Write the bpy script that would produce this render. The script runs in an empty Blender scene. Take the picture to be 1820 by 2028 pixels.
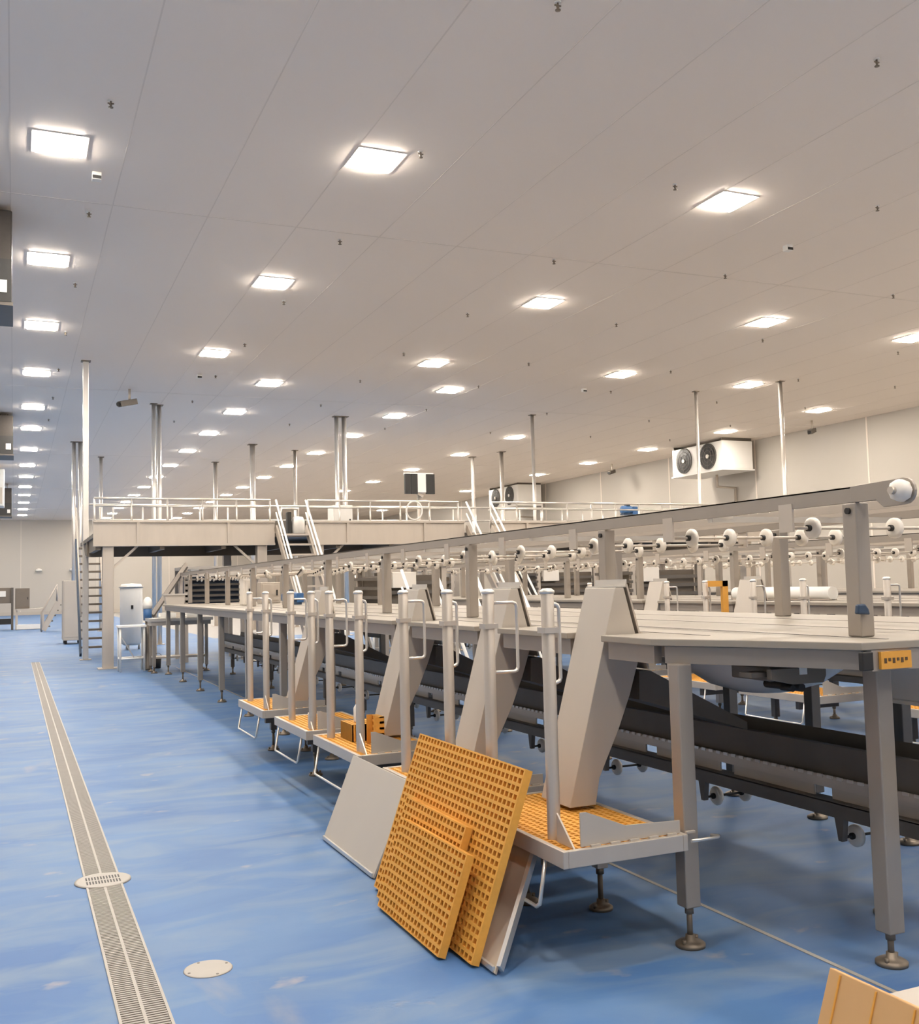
import bpy, bmesh, math, random
from mathutils import Vector, Matrix
random.seed(7)
PI = math.pi
sc = bpy.context.scene
COL = sc.collection

# ------------------------------------------------------------------ camera
def set_camera():
    yaw, pitch, roll = 0.41220828, 0.06980515, -0.02436447
    f = Vector((math.sin(yaw)*math.cos(pitch), math.cos(yaw)*math.cos(pitch), math.sin(pitch)))
    r = Vector((math.cos(yaw), -math.sin(yaw), 0)); u = r.cross(f)
    r2 = r*math.cos(roll)+u*math.sin(roll); u2 = -r*math.sin(roll)+u*math.cos(roll)
    cd = bpy.data.cameras.new('camera'); cam = bpy.data.objects.new('camera', cd); COL.objects.link(cam)
    cd.sensor_fit = 'VERTICAL'; cd.sensor_height = 24.0; cd.lens = 24.0*2020.06/2028.0
    cd.clip_start = 0.05; cd.clip_end = 300
    m = Matrix((r2, u2, -f)).transposed().to_4x4(); m.translation = Vector((0, 0, 1.6))
    cam.matrix_world = m
    sc.camera = cam
set_camera()
# ------------------------------------------------------------------ world, exposure
LAMP = 140.0            # radiance of the ceiling panels
w = bpy.data.worlds.new('world'); sc.world = w; w.use_nodes = True
w.node_tree.nodes['Background'].inputs[0].default_value = (1, .96, .9, 1)
w.node_tree.nodes['Background'].inputs[1].default_value = 0.4
vs = sc.view_settings
vs.view_transform = 'Standard'; vs.look = 'None'; vs.gamma = 1; vs.use_curve_mapping = False
vs.exposure = 0.12
sc.cycles.max_bounces = 10; sc.cycles.diffuse_bounces = 6; sc.cycles.glossy_bounces = 5
sc.cycles.sample_clamp_indirect = 6.0

# ------------------------------------------------------------------ materials
def srgb(r, g, b):
    f = lambda c: c/12.92 if c <= .04045 else ((c+.055)/1.055)**2.4
    return (f(r/255), f(g/255), f(b/255), 1)
def mat(name, col, rough=.5, metal=0.0, var=.08, scale=6.0, spec=.5, stretch=(1, 1, 1), rvar=0.0, bump=0.0):
    m = bpy.data.materials.new(name); m.use_nodes = True; nt = m.node_tree; N = nt.nodes; L = nt.links
    b = N['Principled BSDF']; b.inputs['Roughness'].default_value = rough; b.inputs['Metallic'].default_value = metal
    b.inputs['Specular IOR Level'].default_value = spec
    tc = N.new('ShaderNodeTexCoord'); mp = N.new('ShaderNodeMapping'); mp.inputs['Scale'].default_value = stretch
    nz = N.new('ShaderNodeTexNoise'); nz.inputs['Scale'].default_value = scale; nz.inputs['Detail'].default_value = 4
    mx = N.new('ShaderNodeMixRGB')
    c2 = tuple(max(0, c*(1-var)) for c in col[:3])+(1,); c1 = tuple(min(1, c*(1+var)) for c in col[:3])+(1,)
    mx.inputs[1].default_value = c2; mx.inputs[2].default_value = c1
    L.new(tc.outputs['Object'], mp.inputs[0]); L.new(mp.outputs[0], nz.inputs['Vector'])
    L.new(nz.outputs[0], mx.inputs[0]); L.new(mx.outputs[0], b.inputs['Base Color'])
    if rvar:
        mr = N.new('ShaderNodeMapRange'); mr.inputs[3].default_value = rough-rvar; mr.inputs[4].default_value = rough+rvar
        L.new(nz.outputs[0], mr.inputs[0]); L.new(mr.outputs[0], b.inputs['Roughness'])
    if bump:
        bp = N.new('ShaderNodeBump'); bp.inputs['Strength'].default_value = bump; bp.inputs['Distance'].default_value = .004
        L.new(nz.outputs[0], bp.inputs['Height']); L.new(bp.outputs[0], b.inputs['Normal'])
    return m
def emis(name, col, s):
    m = bpy.data.materials.new(name); m.use_nodes = True; nt = m.node_tree
    b = nt.nodes['Principled BSDF']; b.inputs['Base Color'].default_value = (.9, .9, .9, 1)
    b.inputs['Emission Color'].default_value = col; b.inputs['Emission Strength'].default_value = s
    return m
def floor_mat():
    m = bpy.data.materials.new('blue_resin_floor'); m.use_nodes = True; nt = m.node_tree; N = nt.nodes; L = nt.links
    b = N['Principled BSDF']
    tc = N.new('ShaderNodeTexCoord')
    def noise(scale, det, stretch, dist=0):
        mp = N.new('ShaderNodeMapping'); mp.inputs['Scale'].default_value = stretch
        nz = N.new('ShaderNodeTexNoise'); nz.inputs['Scale'].default_value = scale; nz.inputs['Detail'].default_value = det
        nz.inputs['Distortion'].default_value = dist
        L.new(tc.outputs['Object'], mp.inputs[0]); L.new(mp.outputs[0], nz.inputs['Vector']); return nz
    def ramp(src, a, bb):
        r = N.new('ShaderNodeMapRange'); r.inputs[1].default_value = a; r.inputs[2].default_value = bb
        L.new(src.outputs[0], r.inputs[0]); return r
    n1 = noise(.9, 6, (.7, 1.3, 1), .8); n2 = noise(2.3, 6, (.6, 1.4, 1), .8); n3 = noise(1.1, 7, (1.6, .7, 1), .4); n4 = noise(2.6, 8, (.9, 1.3, 1), .2)
    m1 = N.new('ShaderNodeMixRGB'); m1.inputs[1].default_value = (.054, .142, .34, 1); m1.inputs[2].default_value = (.100, .200, .385, 1)
    L.new(ramp(n1, .32, .68).outputs[0], m1.inputs[0])
    m2 = N.new('ShaderNodeMixRGB'); m2.inputs[2].default_value = (.185, .258, .36, 1)
    L.new(m1.outputs[0], m2.inputs[1]); L.new(ramp(n2, .43, .76).outputs[0], m2.inputs[0])
    # worn, chalky scuffs
    m3 = N.new('ShaderNodeMixRGB'); m3.inputs[2].default_value = (.27, .275, .29, 1)
    r3 = ramp(n3, .64, .80); L.new(m2.outputs[0], m3.inputs[1]); L.new(r3.outputs[0], m3.inputs[0])
    m4 = N.new('ShaderNodeMixRGB'); m4.inputs[2].default_value = (.40, .35, .29, 1)
    L.new(m3.outputs[0], m4.inputs[1]); L.new(ramp(n4, .655, .80).outputs[0], m4.inputs[0])
    L.new(m4.outputs[0], b.inputs['Base Color'])
    rr = N.new('ShaderNodeMapRange'); rr.inputs[3].default_value = .46; rr.inputs[4].default_value = .66
    L.new(n2.outputs[0], rr.inputs[0]); L.new(rr.outputs[0], b.inputs['Roughness'])
    b.inputs['Specular IOR Level'].default_value = .28
    bp = N.new('ShaderNodeBump'); bp.inputs['Strength'].default_value = .05; bp.inputs['Distance'].default_value = .01
    L.new(n2.outputs[0], bp.inputs['Height']); L.new(bp.outputs[0], b.inputs['Normal'])
    return m
M = dict(
    floor=floor_mat(),
    ceil=mat('gloss_white_panel', (.93, .85, .77, 1), .32, .08, .012, .4, .0),
    wall=mat('cream_wall_panel', (.53, .495, .445, 1), .45, 0, .02, .5, .3),
    bounce_floor=mat('grey_bounce_floor', (.30, .285, .27, 1), .55, 0, .08, 1.5),  # grey for the unseen floor, chosen to warm the ceiling's bounce light
    beam=mat('brown_grey_steel', (.37, .325, .28, 1), .42, .4, .08, 7, .5, (1, 1, .3), .06),
    seam=mat('panel_joint', (.82, .745, .67, 1), .4, .08, .02, 6, .0),
    steel=mat('brushed_steel', (.58, .515, .445, 1), .42, .5, .07, 9, .5, (1, 1, .15), .06),
    sheet=mat('dull_steel_sheet', (.54, .485, .42, 1), .50, .3, .04, 5, .5, (1, 1, 1), .05),
    steel_dark_shade=mat('dark_and_shaded_steel', (.135, .118, .102, 1), .45, .3, .15, 7),  # dark steel; shade on stainless under the tables is put into this colour
    bright=mat('polished_steel', (.74, .70, .65, 1), .28, .7, .05, 5),
    board=mat('grey_panel', (.50, .455, .40, 1), .55, .1, .03, 3),
    white=mat('white_plastic', (.80, .74, .66, 1), .42, 0, .03, 8),
    table=mat('cream_belt', (.33, .292, .243, 1), .5, 0, .02, 4, .3),
    paint=mat('white_enamel', (.86, .84, .80, 1), .35, 0, .02, 3),
    rubber=mat('black_rubber', (.018, .016, .015, 1), .55, 0, .1, 10),
    black=mat('black_grille', (.02, .019, .018, 1), .5, 0, .2, 12),
    bronze=mat('coil_fins', (.05, .042, .036, 1), .5, .3, .2, 14),
    frp=mat('yellow_grating', (.74, .37, .07, 1), .55, 0, .14, 30, .3),
    frp_pale=mat('tan_grating_sheet', (.62, .36, .15, 1), .6, 0, .06, 9),
    blue=mat('blue_enamel', (.035, .12, .30, 1), .4, 0, .1, 6),
    navy=mat('dark_blue_paint', (.03, .055, .10, 1), .45, 0, .1, 6),
    sticker=mat('orange_sticker', (.72, .34, .05, 1), .5, 0, .08, 20),
    ink=mat('dark_ink', (.09, .05, .02, 1), .6),
    cover=mat('worn_cover_plate', (.36, .335, .30, 1), .5, .1, .06, 9),
    grate=mat('drain_grate', (.30, .28, .255, 1), .5, .2, .08, 9),
    brass=mat('dull_brass', (.22, .18, .14, 1), .45, .6, .1, 20),
    brown=mat('brown_panel', (.20, .165, .13, 1), .5, .2, .1, 4),
    lamp=emis('lamp_diffuser', (1, .905, .79, 1), LAMP),
)

# ------------------------------------------------------------------ mesh helpers
OFF = {}
class MB:
    def __init__(s): s.bm = bmesh.new()
    def box(s, x0, x1, y0, y1, z0, z1):
        vs = [s.bm.verts.new(p) for p in ((x0,y0,z0),(x1,y0,z0),(x1,y1,z0),(x0,y1,z0),(x0,y0,z1),(x1,y0,z1),(x1,y1,z1),(x0,y1,z1))]
        for f in ((3,2,1,0),(4,5,6,7),(0,1,5,4),(1,2,6,5),(2,3,7,6),(3,0,4,7)): s.bm.faces.new([vs[i] for i in f])
        return s
    def prism(s, poly, axis, a, b):
        """poly of 2d points; axis 'x','y','z' is the extrusion axis from a to b"""
        def P(p, t):
            return {'x': (t, p[0], p[1]), 'y': (p[0], t, p[1]), 'z': (p[0], p[1], t)}[axis]
        A = [s.bm.verts.new(P(p, a)) for p in poly]; B = [s.bm.verts.new(P(p, b)) for p in poly]
        n = len(poly); s.bm.faces.new(A[::-1]); s.bm.faces.new(B)
        for i in range(n): s.bm.faces.new([A[i], A[(i+1) % n], B[(i+1) % n], B[i]])
        return s
    def bar(s, p, q, wd, ht):
        """rectangular bar from p to q"""
        p, q = Vector(p), Vector(q); d = (q-p).normalized()
        up = Vector((0, 0, 1)) if abs(d.z) < .95 else Vector((0, 1, 0))
        a = d.cross(up).normalized()*wd/2; b = a.normalized().cross(d).normalized()*ht/2
        vs = [s.bm.verts.new(o+k) for o in (p, q) for k in (-a-b, a-b, a+b, -a+b)]
        for f in ((3,2,1,0),(4,5,6,7),(0,1,5,4),(1,2,6,5),(2,3,7,6),(3,0,4,7)): s.bm.faces.new([vs[i] for i in f])
        return s
    def tube(s, pts, r, n=10, closed=False):
        pts = [Vector(p) for p in pts]; rings = []; N = len(pts)
        prev = None
        for i, p in enumerate(pts):
            if closed: d = (pts[(i+1) % N]-pts[i-1])
            elif i == 0: d = pts[1]-p
            elif i == N-1: d = p-pts[i-1]
            else: d = (pts[i+1]-p).normalized()+(p-pts[i-1]).normalized()
            d = d.normalized()
            if prev is None:
                up = Vector((0, 0, 1)) if abs(d.z) < .9 else Vector((1, 0, 0))
                a = d.cross(up).normalized()
            else: a = (prev-d*prev.dot(d)).normalized()
            prev = a; b = d.cross(a)
            k = 1.0
            if 0 < i < N-1 and not closed:
                c = (pts[i+1]-p).normalized().dot((p-pts[i-1]).normalized()); k = min(1.4, 1/max(.5, math.sqrt((1+c)/2)))
            rings.append([s.bm.verts.new(p+(a*math.cos(t)+b*math.sin(t))*r*(k if k > 1 else 1)) for t in [2*PI*j/n for j in range(n)]])
        for i in range(N if closed else N-1):
            A, B = rings[i], rings[(i+1) % N]
            for j in range(n):
                f = s.bm.faces.new([A[j], A[(j+1) % n], B[(j+1) % n], B[j]]); f.smooth = True
        if not closed:
            s.bm.faces.new(rings[0][::-1]); s.bm.faces.new(rings[-1])
        return s
    def cyl(s, p, q, r, r2=None, n=16):
        p, q = Vector(p), Vector(q); d = (q-p).normalized()
        up = Vector((0, 0, 1)) if abs(d.z) < .9 else Vector((1, 0, 0))
        a = d.cross(up).normalized(); b = d.cross(a); r2 = r if r2 is None else r2
        A = [s.bm.verts.new(p+(a*math.cos(t)+b*math.sin(t))*r) for t in [2*PI*j/n for j in range(n)]]
        B = [s.bm.verts.new(q+(a*math.cos(t)+b*math.sin(t))*r2) for t in [2*PI*j/n for j in range(n)]]
        s.bm.faces.new(A[::-1]); s.bm.faces.new(B)
        for j in range(n):
            f = s.bm.faces.new([A[j], A[(j+1) % n], B[(j+1) % n], B[j]]); f.smooth = True
        return s
    def lathe(s, prof, c, axis='z', n=20):
        """prof: (r, t) pairs along the axis; closed ends when r = 0"""
        rings = []
        def P(r, t, a):
            u, v = r*math.cos(a), r*math.sin(a)
            return Vector(c)+Vector({'z': (u, v, t), 'x': (t, u, v), 'y': (u, t, v)}[axis])
        for r, t in prof:
            if r == 0: rings.append([s.bm.verts.new(P(0, t, 0))])
            else: rings.append([s.bm.verts.new(P(r, t, 2*PI*j/n)) for j in range(n)])
        for A, B in zip(rings, rings[1:]):
            for j in range(n):
                k = (j+1) % n
                if len(A) == 1 and len(B) == 1: continue
                if len(A) == 1: f = s.bm.faces.new([A[0], B[k], B[j]])
                elif len(B) == 1: f = s.bm.faces.new([A[j], A[k], B[0]])
                else: f = s.bm.faces.new([A[j], A[k], B[k], B[j]])
                f.smooth = True
        return s
    def build(s, name, m, parent=None, bevel=0.0, struct=False):
        bmesh.ops.recalc_face_normals(s.bm, faces=s.bm.faces)
        me = bpy.data.meshes.new(name)
        off = OFF.get(parent.name, Vector()) if parent else Vector()
        if off.length: bmesh.ops.translate(s.bm, verts=s.bm.verts, vec=-off)
        s.bm.to_mesh(me); s.bm.free()
        me.materials.append(M[m] if isinstance(m, str) else m)
        o = bpy.data.objects.new(name, me); COL.objects.link(o)
        if parent: o.parent = parent; OFF[o.name] = off
        if bevel:
            bv = o.modifiers.new('bevel', 'BEVEL'); bv.width = bevel; bv.segments = 2; bv.limit_method = 'ANGLE'; bv.harden_normals = False
        if struct: o['kind'] = 'structure'
        return o
def tag(o, label, cat, group=None):
    o['label'] = label; o['category'] = cat
    if group: o['group'] = group
    return o
def thing(name, label, cat, loc, group=None):
    o = bpy.data.objects.new(name, None); COL.objects.link(o); o.location = loc; o.empty_display_size = .1
    OFF[o.name] = Vector(loc)
    return tag(o, label, cat, group)
KIDS = {}
def kids(o): return [c for c in bpy.data.objects if c.parent is o]
def copy_thing(src, delta, label, group=None, children=None):
    r = src.copy(); COL.objects.link(r); r.location = Vector(src.location)+Vector(delta)
    r['label'] = label
    if group: r['group'] = group
    for ch, subs in (children if children is not None else tree(src)):
        c = ch.copy(); COL.objects.link(c); c.parent = r
        for g in subs:
            d = g.copy(); COL.objects.link(d); d.parent = c
    return r
def tree(src):
    return [(ch, list(ch.children)) for ch in src.children]
ORD = ['first', 'second', 'third', 'fourth', 'fifth', 'sixth', 'seventh', 'eighth', 'ninth', 'tenth', 'eleventh', 'twelfth', 'thirteenth', 'fourteenth', 'fifteenth', 'sixteenth', 'seventeenth', 'eighteenth', 'nineteenth', 'twentieth']
def foot(mb, x, y, ztop, wd=.07):
    """screw rod and round pad under a leg"""
    mb.cyl((x, y, .02), (x, y, ztop), .013, n=10)
    mb.cyl((x, y, ztop-.03), (x, y, ztop), .02, n=10)
def pad(mb, x, y, r=.065):
    mb.lathe([(0, .0005), (r, .0005), (r, .014), (r*.75, .024), (.022, .03), (.02, .05), (0, .05)], (x, y, 0), n=20)
    for a in (0.4, 0.4+PI): mb.cyl((x+.048*math.cos(a), y+.048*math.sin(a), .015), (x+.048*math.cos(a), y+.048*math.sin(a), .036), .009, n=8)
def add_leg(parent, x, y, ztop, wd=.075, zbot=.17, mname='beam'):
    l = MB().box(x-wd/2, x+wd/2, y-wd/2, y+wd/2, zbot, ztop).build('leg', mname, parent, .006)
    a = MB(); foot(a, x, y, zbot); pad(a, x, y); a.build('foot', 'brass', l)
    return l

# ------------------------------------------------------------------ the hall
HZ = 7.2
XL, XR, YB, YF = -6.0, 28.0, -12.0, 84.0
MB().prism([(XL-.3, YB-.3), (15.6, YB-.3), (15.6, 34), (6.0, 34), (6.0, YF+.3), (XL-.3, YF+.3)], 'z', -.3, 0).build('floor', 'floor', struct=True)
# unseen far and right floor, made grey to bounce neutral light up
MB().prism([(15.6, YB-.3), (XR+.3, YB-.3), (XR+.3, YF+.3), (6.0, YF+.3), (6.0, 34), (15.6, 34)], 'z', -.3, 0).build('floor', 'bounce_floor', struct=True)
MB().box(XL-.3, XR+.3, YB-.3, YF+.3, HZ, HZ+.3).build('ceiling', 'ceil', struct=True)
MB().box(XL-.3, XL, YB, YF, 0, HZ).build('wall_left', 'wall', struct=True)
MB().box(XR, XR+.3, YB, YF, 0, HZ).build('wall_right', 'wall', struct=True)
MB().box(XL, XR, YF, YF+.3, 0, HZ).build('wall_back', 'wall', struct=True)
MB().box(XL, XR, YB-.3, YB, 0, HZ).build('wall_front', 'wall', struct=True)
a = MB()
x = -.08-1.36*4
while x < XR:
    a.box(x-.008, x+.008, YB, YF, HZ-.003, HZ); x += 1.36
a.build('trim_1', 'seam', struct=True)
a = MB()
for y in (-13.6+14.4*.2, .8, 15.22, 29.6, 44.0, 58.4, 72.8): a.box(XL, XR, y-.014, y+.014, HZ-.004, HZ)
a.build('trim_2', 'seam', struct=True)
a = MB()
for y in [27.4+6.05*k for k in range(-5, 9)]: a.box(XR-.012, XR, y-.035, y+.035, .0, HZ)
a.build('trim_3', 'seam', struct=True)
a = MB()
for x in [-5+5.44*k for k in range(0, 7)]: a.box(x-.012, x+.012, YF-.006, YF, .0, HZ)
a.build('trim_4', 'seam', struct=True)
MB().box(XR-.05, XR, YB, YF, 0, .25).build('baseboard_right', 'board', struct=True)
MB().box(XL, XR, YF-.05, YF, 0, .25).build('baseboard_back', 'board', struct=True)
# narrow pale joint let into the floor in front of the cutting line
MB().box(3.085, 3.107, -4, 22, 0, .0025).build('trim_5', 'cover', struct=True)

# ------------------------------------------------------------------ ceiling lights
def make_light():
    t = thing('ceiling_light', '', 'light', (0, 0, HZ), 'square recessed ceiling lights')
    f = MB()
    for b in ((-.33, .33, -.33, -.30), (-.33, .33, .30, .33), (-.33, -.30, -.30, .30), (.30, .33, -.30, .30)):
        f.box(*b, HZ-.014, HZ)
    f.build('frame', 'paint', t)
    MB().prism([(-.295, HZ-.001), (-.295, HZ-.02), (-.27, HZ-.032), (.27, HZ-.032), (.295, HZ-.02), (.295, HZ-.001)], 'y', -.295, .295).build('diffuser', 'lamp', t)
    return t
light0 = make_light(); LT = tree(light0); first = [True]
LIGHTS = []
def put_light(x, y, label, nick):
    if first[0]:
        first[0] = False; light0.location = (x, y, HZ); light0['label'] = label
    else: copy_thing(light0, Vector((x, y, HZ))-Vector(light0.location), label, None, LT)
    LIGHTS.append((x, y, nick))
rows = [
 ('left-edge row', 'far left row', .49, [13.3, 18.1, 22.7, 27.7, 32.9, 37.2, 42.7, 48.0, 52.7, 57.7, 62.6, 67.8, 73.1, 78.6]),
 ('second near row from the left', 'second near row', 4.33, [12.4, 18.2, 24.2]),
 ('third near row from the left', 'third near row', 9.74, [12.0, 17.8, 23.7]),
 ('fourth near row from the left', 'fourth near row', 15.2, [17.6, 23.5]),
 ('near row at the right edge', 'right-edge near row', 19.7, [17.7, 23.7]),
 ('row over the mezzanine left end', 'mezzanine-left row', 6.38, [27.4, 32.2, 36.9, 41.8, 46.8, 51.8, 56.9, 61.9, 66.5, 71.5, 76.5, 81.2]),
 ('row over the mezzanine middle', 'mid-mezzanine row', 11.55, [26.9, 31.6, 36.2, 41.3, 46.1, 51.0, 56.3, 61.0, 66, 71, 76.0, 81]),
 ('row left of the wall coolers', 'row left of the coolers', 17.75, [35.1, 40.4, 46.3, 52.2, 57.5, 64, 71]),
 ('row beside the right wall coolers', 'row beside the coolers', 25.15, [26.7, 31.7, 37.0, 42.0, 47.2, 56.4, 64, 72]),
]
for long, nick, x, ys in rows:
    for i, y in enumerate(ys):
        put_light(x, y, f'square ceiling light, {ORD[i]} from the camera, {long}', f'{ORD[i]} light of the {nick}')
# the same grid goes on overhead and behind the camera; left row is added
for cn, x, ys in (('above the floor drain', .49, [8.5, 3.5, -1.5, -6.5]), ('left of the yellow gratings', 4.33, [6.6, .8, -5]), ('above the cutting line', 9.74, [6.2, .4, -5.4]),
                 ('above the aisle of the lines', 15.2, [11.7, 5.9, 0, -5.8]), ('towards the right wall', 20.5, [11.8, 6, 0, -6]), ('beside the near right wall', 25.5, [20.8, 15, 9, 3, -3]),
                 ('added left of the drain', -4, [9, 20, 31, 42, 53, 64, 72, 80]), ):  # unseen fill row, brightens the left floor and back wall
    for i, y in enumerate(ys):
        put_light(x, y, f'ceiling light out of view, {ORD[i]} {cn}', f'{ORD[i]} unseen light {cn}')

# ------------------------------------------------------------------ sprinklers
def make_sprinkler():
    t = thing('ceiling_sprinkler', '', 'sprinkler', (0, 0, HZ), 'pendant sprinklers on the ceiling')
    MB().cyl((0, 0, HZ-.008), (0, 0, HZ), .028, .034, 12).build('escutcheon', 'paint', t)
    a = MB().cyl((0, 0, HZ-.07), (0, 0, HZ-.008), .010, n=8)
    a.lathe([(0, HZ-.085), (.028, HZ-.085), (.028, HZ-.078), (0, HZ-.075)], (0, 0, 0), n=10)
    a.bar((-.02, 0, HZ-.035), (0, 0, HZ-.08), .006, .006).bar((.02, 0, HZ-.035), (0, 0, HZ-.08), .006, .006).bar((-.035, 0, HZ-.035), (.035, 0, HZ-.035), .012, .012)
    a.build('nozzle', 'brass', t)
    return t
spk = make_sprinkler(); SPT = tree(spk); used = set(); fs = [True]
def compass(dx, dy):
    s = []
    if abs(dy) > .5: s.append('beyond' if dy > 0 else 'in front of')
    if abs(dx) > .3: s.append('right of' if dx > 0 else 'left of')
    return ' and '.join(s) if s else 'beside'
for x, ys in ((.98, [8.2, 11.9, 15.6, 19.36, 23.1, 27, 31, 35]), (4.8, [8.3, 11.95, 15.54, 19.3, 23.0, 26.7, 30.5, 34.3]), (8.6, [8.0, 11.72, 15.29, 19.0, 22.8, 26.2, 30.1, 34]),
              (12.05, [11.35, 15.0, 18.74, 22.9, 26, 30, 34]), (16.2, [14.98, 18.9, 22.6, 25.62, 29.6, 34]), (20.5, [18.9, 22.5, 26.2, 30, 34]), (24.2, [22.5, 26.3, 30.2, 34])):
    for y in ys:
        c = sorted(LIGHTS, key=lambda l: (l[0]-x)**2+(l[1]-y)**2)
        for l in c:
            lab = f'sprinkler {compass(x-l[0], y-l[1])} {l[2]}'
            if lab not in used: break
        used.add(lab)
        if fs[0]: fs[0] = False; spk.location = (x, y, HZ); spk['label'] = lab
        else: copy_thing(spk, Vector((x, y, HZ))-Vector(spk.location), lab, None, SPT)

# small ceiling devices and cctv
def cctv(x, y, label):
    t = thing('security_camera', label, 'camera', (x, y, HZ), 'security cameras hung from the ceiling')
    MB().cyl((x, y, HZ-.35), (x, y, HZ), .035, n=10).build('stem', 'steel', t)
    MB().bar((x+.18, y+.1, HZ-.32), (x-.28, y-.16, HZ-.46), .16, .16).build('camera_body', 'steel_dark_shade', t, .01)
    MB().cyl((x-.28, y-.16, HZ-.46), (x-.33, y-.19, HZ-.475), .06, n=12).build('lens', 'black', t)
cctv(26.6, 28.6, 'dark security camera under the ceiling right of the near wall cooler')
cctv(26.6, 42.2, 'dark security camera under the ceiling between the two wall coolers')
cctv(2.9, 29.3, 'grey security camera under the ceiling right of the tall mezzanine column')
def detector(x, y, label):
    t = thing('ceiling_detector', label, 'detector', (x, y, HZ), 'box detectors on the ceiling')
    MB().box(x-.06, x+.06, y-.06, y+.06, HZ-.10, HZ).build('housing', 'paint', t, .006)
    MB().box(x-.055, x+.055, y-.066, y-.061, HZ-.095, HZ-.05).build('lens', 'black', t)
detector(.98, 14.1, 'small white box detector on the ceiling beside the left-edge lights')
detector(12.03, 13.3, 'small white box detector on the ceiling right of the third near row')
detector(15.27, 25.6, 'small white box detector on the ceiling above the hanging rods, right of centre')
detector(4.4, 26.8, 'small dark-faced detector on the ceiling below the third light of the second near row')

# ------------------------------------------------------------------ coolers
def fan(mb_face, t, cx, cy, cz, r, ax='x', sgn=-1):
    g = MB()
    def pt(u, v, d): return (cx+sgn*d, cy+u, cz+v) if ax == 'x' else (cx+u, cy+sgn*d, cz+v)
    n = 28
    g.cyl(pt(0, 0, -.02), pt(0, 0, .03), r, n=n)
    f = g.build('fan_opening', 'black', t)
    h = MB()
    for rr in (r, r*.72, r*.45): h.tube([pt(rr*math.cos(2*PI*j/n), rr*math.sin(2*PI*j/n), .05) for j in range(n)], .008, 6, True)
    for k in range(8):
        an = 2*PI*k/8; h.tube([pt(0, 0, .06), pt(r*math.cos(an), r*math.sin(an), .05)], .006, 6)
    h.build('guard', 'steel_dark_shade', f)
    MB().cyl(pt(0, 0, .03), pt(0, 0, .075), r*.16, n=14).build('hub', 'bright', f)
def wall_cooler(xf, y0, y1, z0, z1, label):
    t = thing('evaporator_cooler', label, 'cooler', (xf, y0, z0), 'fan coolers on the right wall')
    MB().box(xf, xf+1.5, y0, y1, z0+.06, z1).build('housing', 'paint', t, .02)
    MB().box(xf-.06, xf+1.55, y0-.04, y1+.04, z0, z0+.06).build('drip_tray', 'paint', t)
    L = y1-y0; r = (z1-z0)*.44
    for k in (.27, .75): fan(None, t, xf, y0+L*k, (z0+z1)/2+.05, r)
    a = MB().box(xf+.02, xf+1.5, y0+.05, y0+.10, z1, HZ).box(xf+.02, xf+1.5, y1-.10, y1-.05, z1, HZ)
    a.build('hanger', 'steel_dark_shade', t)
    a = MB().tube([(xf+1.0, (y0+y1)/2, z0), (xf+1.0, (y0+y1)/2, z0-.5), (XR-.08, (y0+y1)/2, z0-.55), (XR-.08, (y0+y1)/2, .3)], .05)
    a.build('drain_pipe', 'steel', t)
    return t
wall_cooler(26.0, 33.0, 36.4, 5.88, 7.08, 'white cooler with two black fans on the right wall, nearer of the two')
wall_cooler(26.0, 51.2, 55.0, 5.9, 7.1, 'white cooler with two black fans far down the right wall, behind the handrails')
def left_cooler(y, z0, z1, label, x1=-.06):
    t = thing('ceiling_cooler', label, 'cooler', (x1-3, y, z0), 'coolers hanging along the left edge')
    MB().box(x1-3, x1, y, y+1.2, z0+.08, z1).build('housing', 'bronze', t, .02)
    MB().box(x1-3, x1, y-.03, y, z0+.05, z0+(z1-z0)*.48).build('coil_panel', 'black', t)
    MB().box(x1-.20, x1-.06, y-.045, y-.03, z0+.18, z0+.36).build('label_plate', 'paint', t)
    MB().box(x1-3, x1+.02, y-.02, y+1.25, z0, z0+.05).build('drip_tray', 'steel_dark_shade', t)
    a = MB()
    for xx in (x1-2.8, x1-.2): a.cyl((xx, y+.5, z1), (xx, y+.5, HZ), .02, n=8)
    a.build('hanger', 'steel', t)
left_cooler(15.7, 5.72, 7.12, 'dark brown cooler at the upper left edge of the picture')
left_cooler(34.0, 5.85, 7.1, 'smaller dark cooler at the left edge beside the fifth left-row light')
left_cooler(56.0, 5.5, 6.95, 'farthest dark cooler at the left edge above the cream back wall', -.15)
t = thing('ceiling_cooler', 'white-sided cooler at the left edge, in front of the farthest dark one', 'cooler', (-3.4, 48, 5.4), 'coolers hanging along the left edge')
MB().box(-3.4, -.42, 48, 49.2, 5.4, 7.0).build('housing', 'paint', t, .02)
MB().box(-3.4, -.5, 47.97, 48, 5.5, 6.2).build('coil_panel', 'steel', t)
a = MB().cyl((-.7, 48.5, 7.0), (-.7, 48.5, HZ), .02, n=8).cyl((-3, 48.5, 7.0), (-3, 48.5, HZ), .02, n=8); a.build('hanger', 'steel', t)
# pole unit in the middle of the hall
t = thing('pole_unit', 'black-panelled unit on a thin pole above the mezzanine', 'display', (11.76, 30, 0))
MB().cyl((11.8, 30.2, 0), (11.8, 30.2, 4.5), .05, n=10).build('pole', 'steel', t)
MB().box(11.62, 11.98, 29.95, 30.3, 4.5, 5.1).build('core_box', 'paint', t, .01)
for x0, x1 in ((11.24, 11.42), (11.45, 11.66), (11.96, 12.24)): MB().box(x0, x1, 29.9, 30.0, 4.45, 5.08).build('panel', 'black', t)
MB().box(11.24, 12.24, 30.0, 30.06, 5.05, 5.13).build('top_rail', 'paint', t)
MB().bar((11.7, 30.1, 4.5), (11.9, 30.1, 4.38), .08, .08).build('bracket', 'steel', t)

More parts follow.
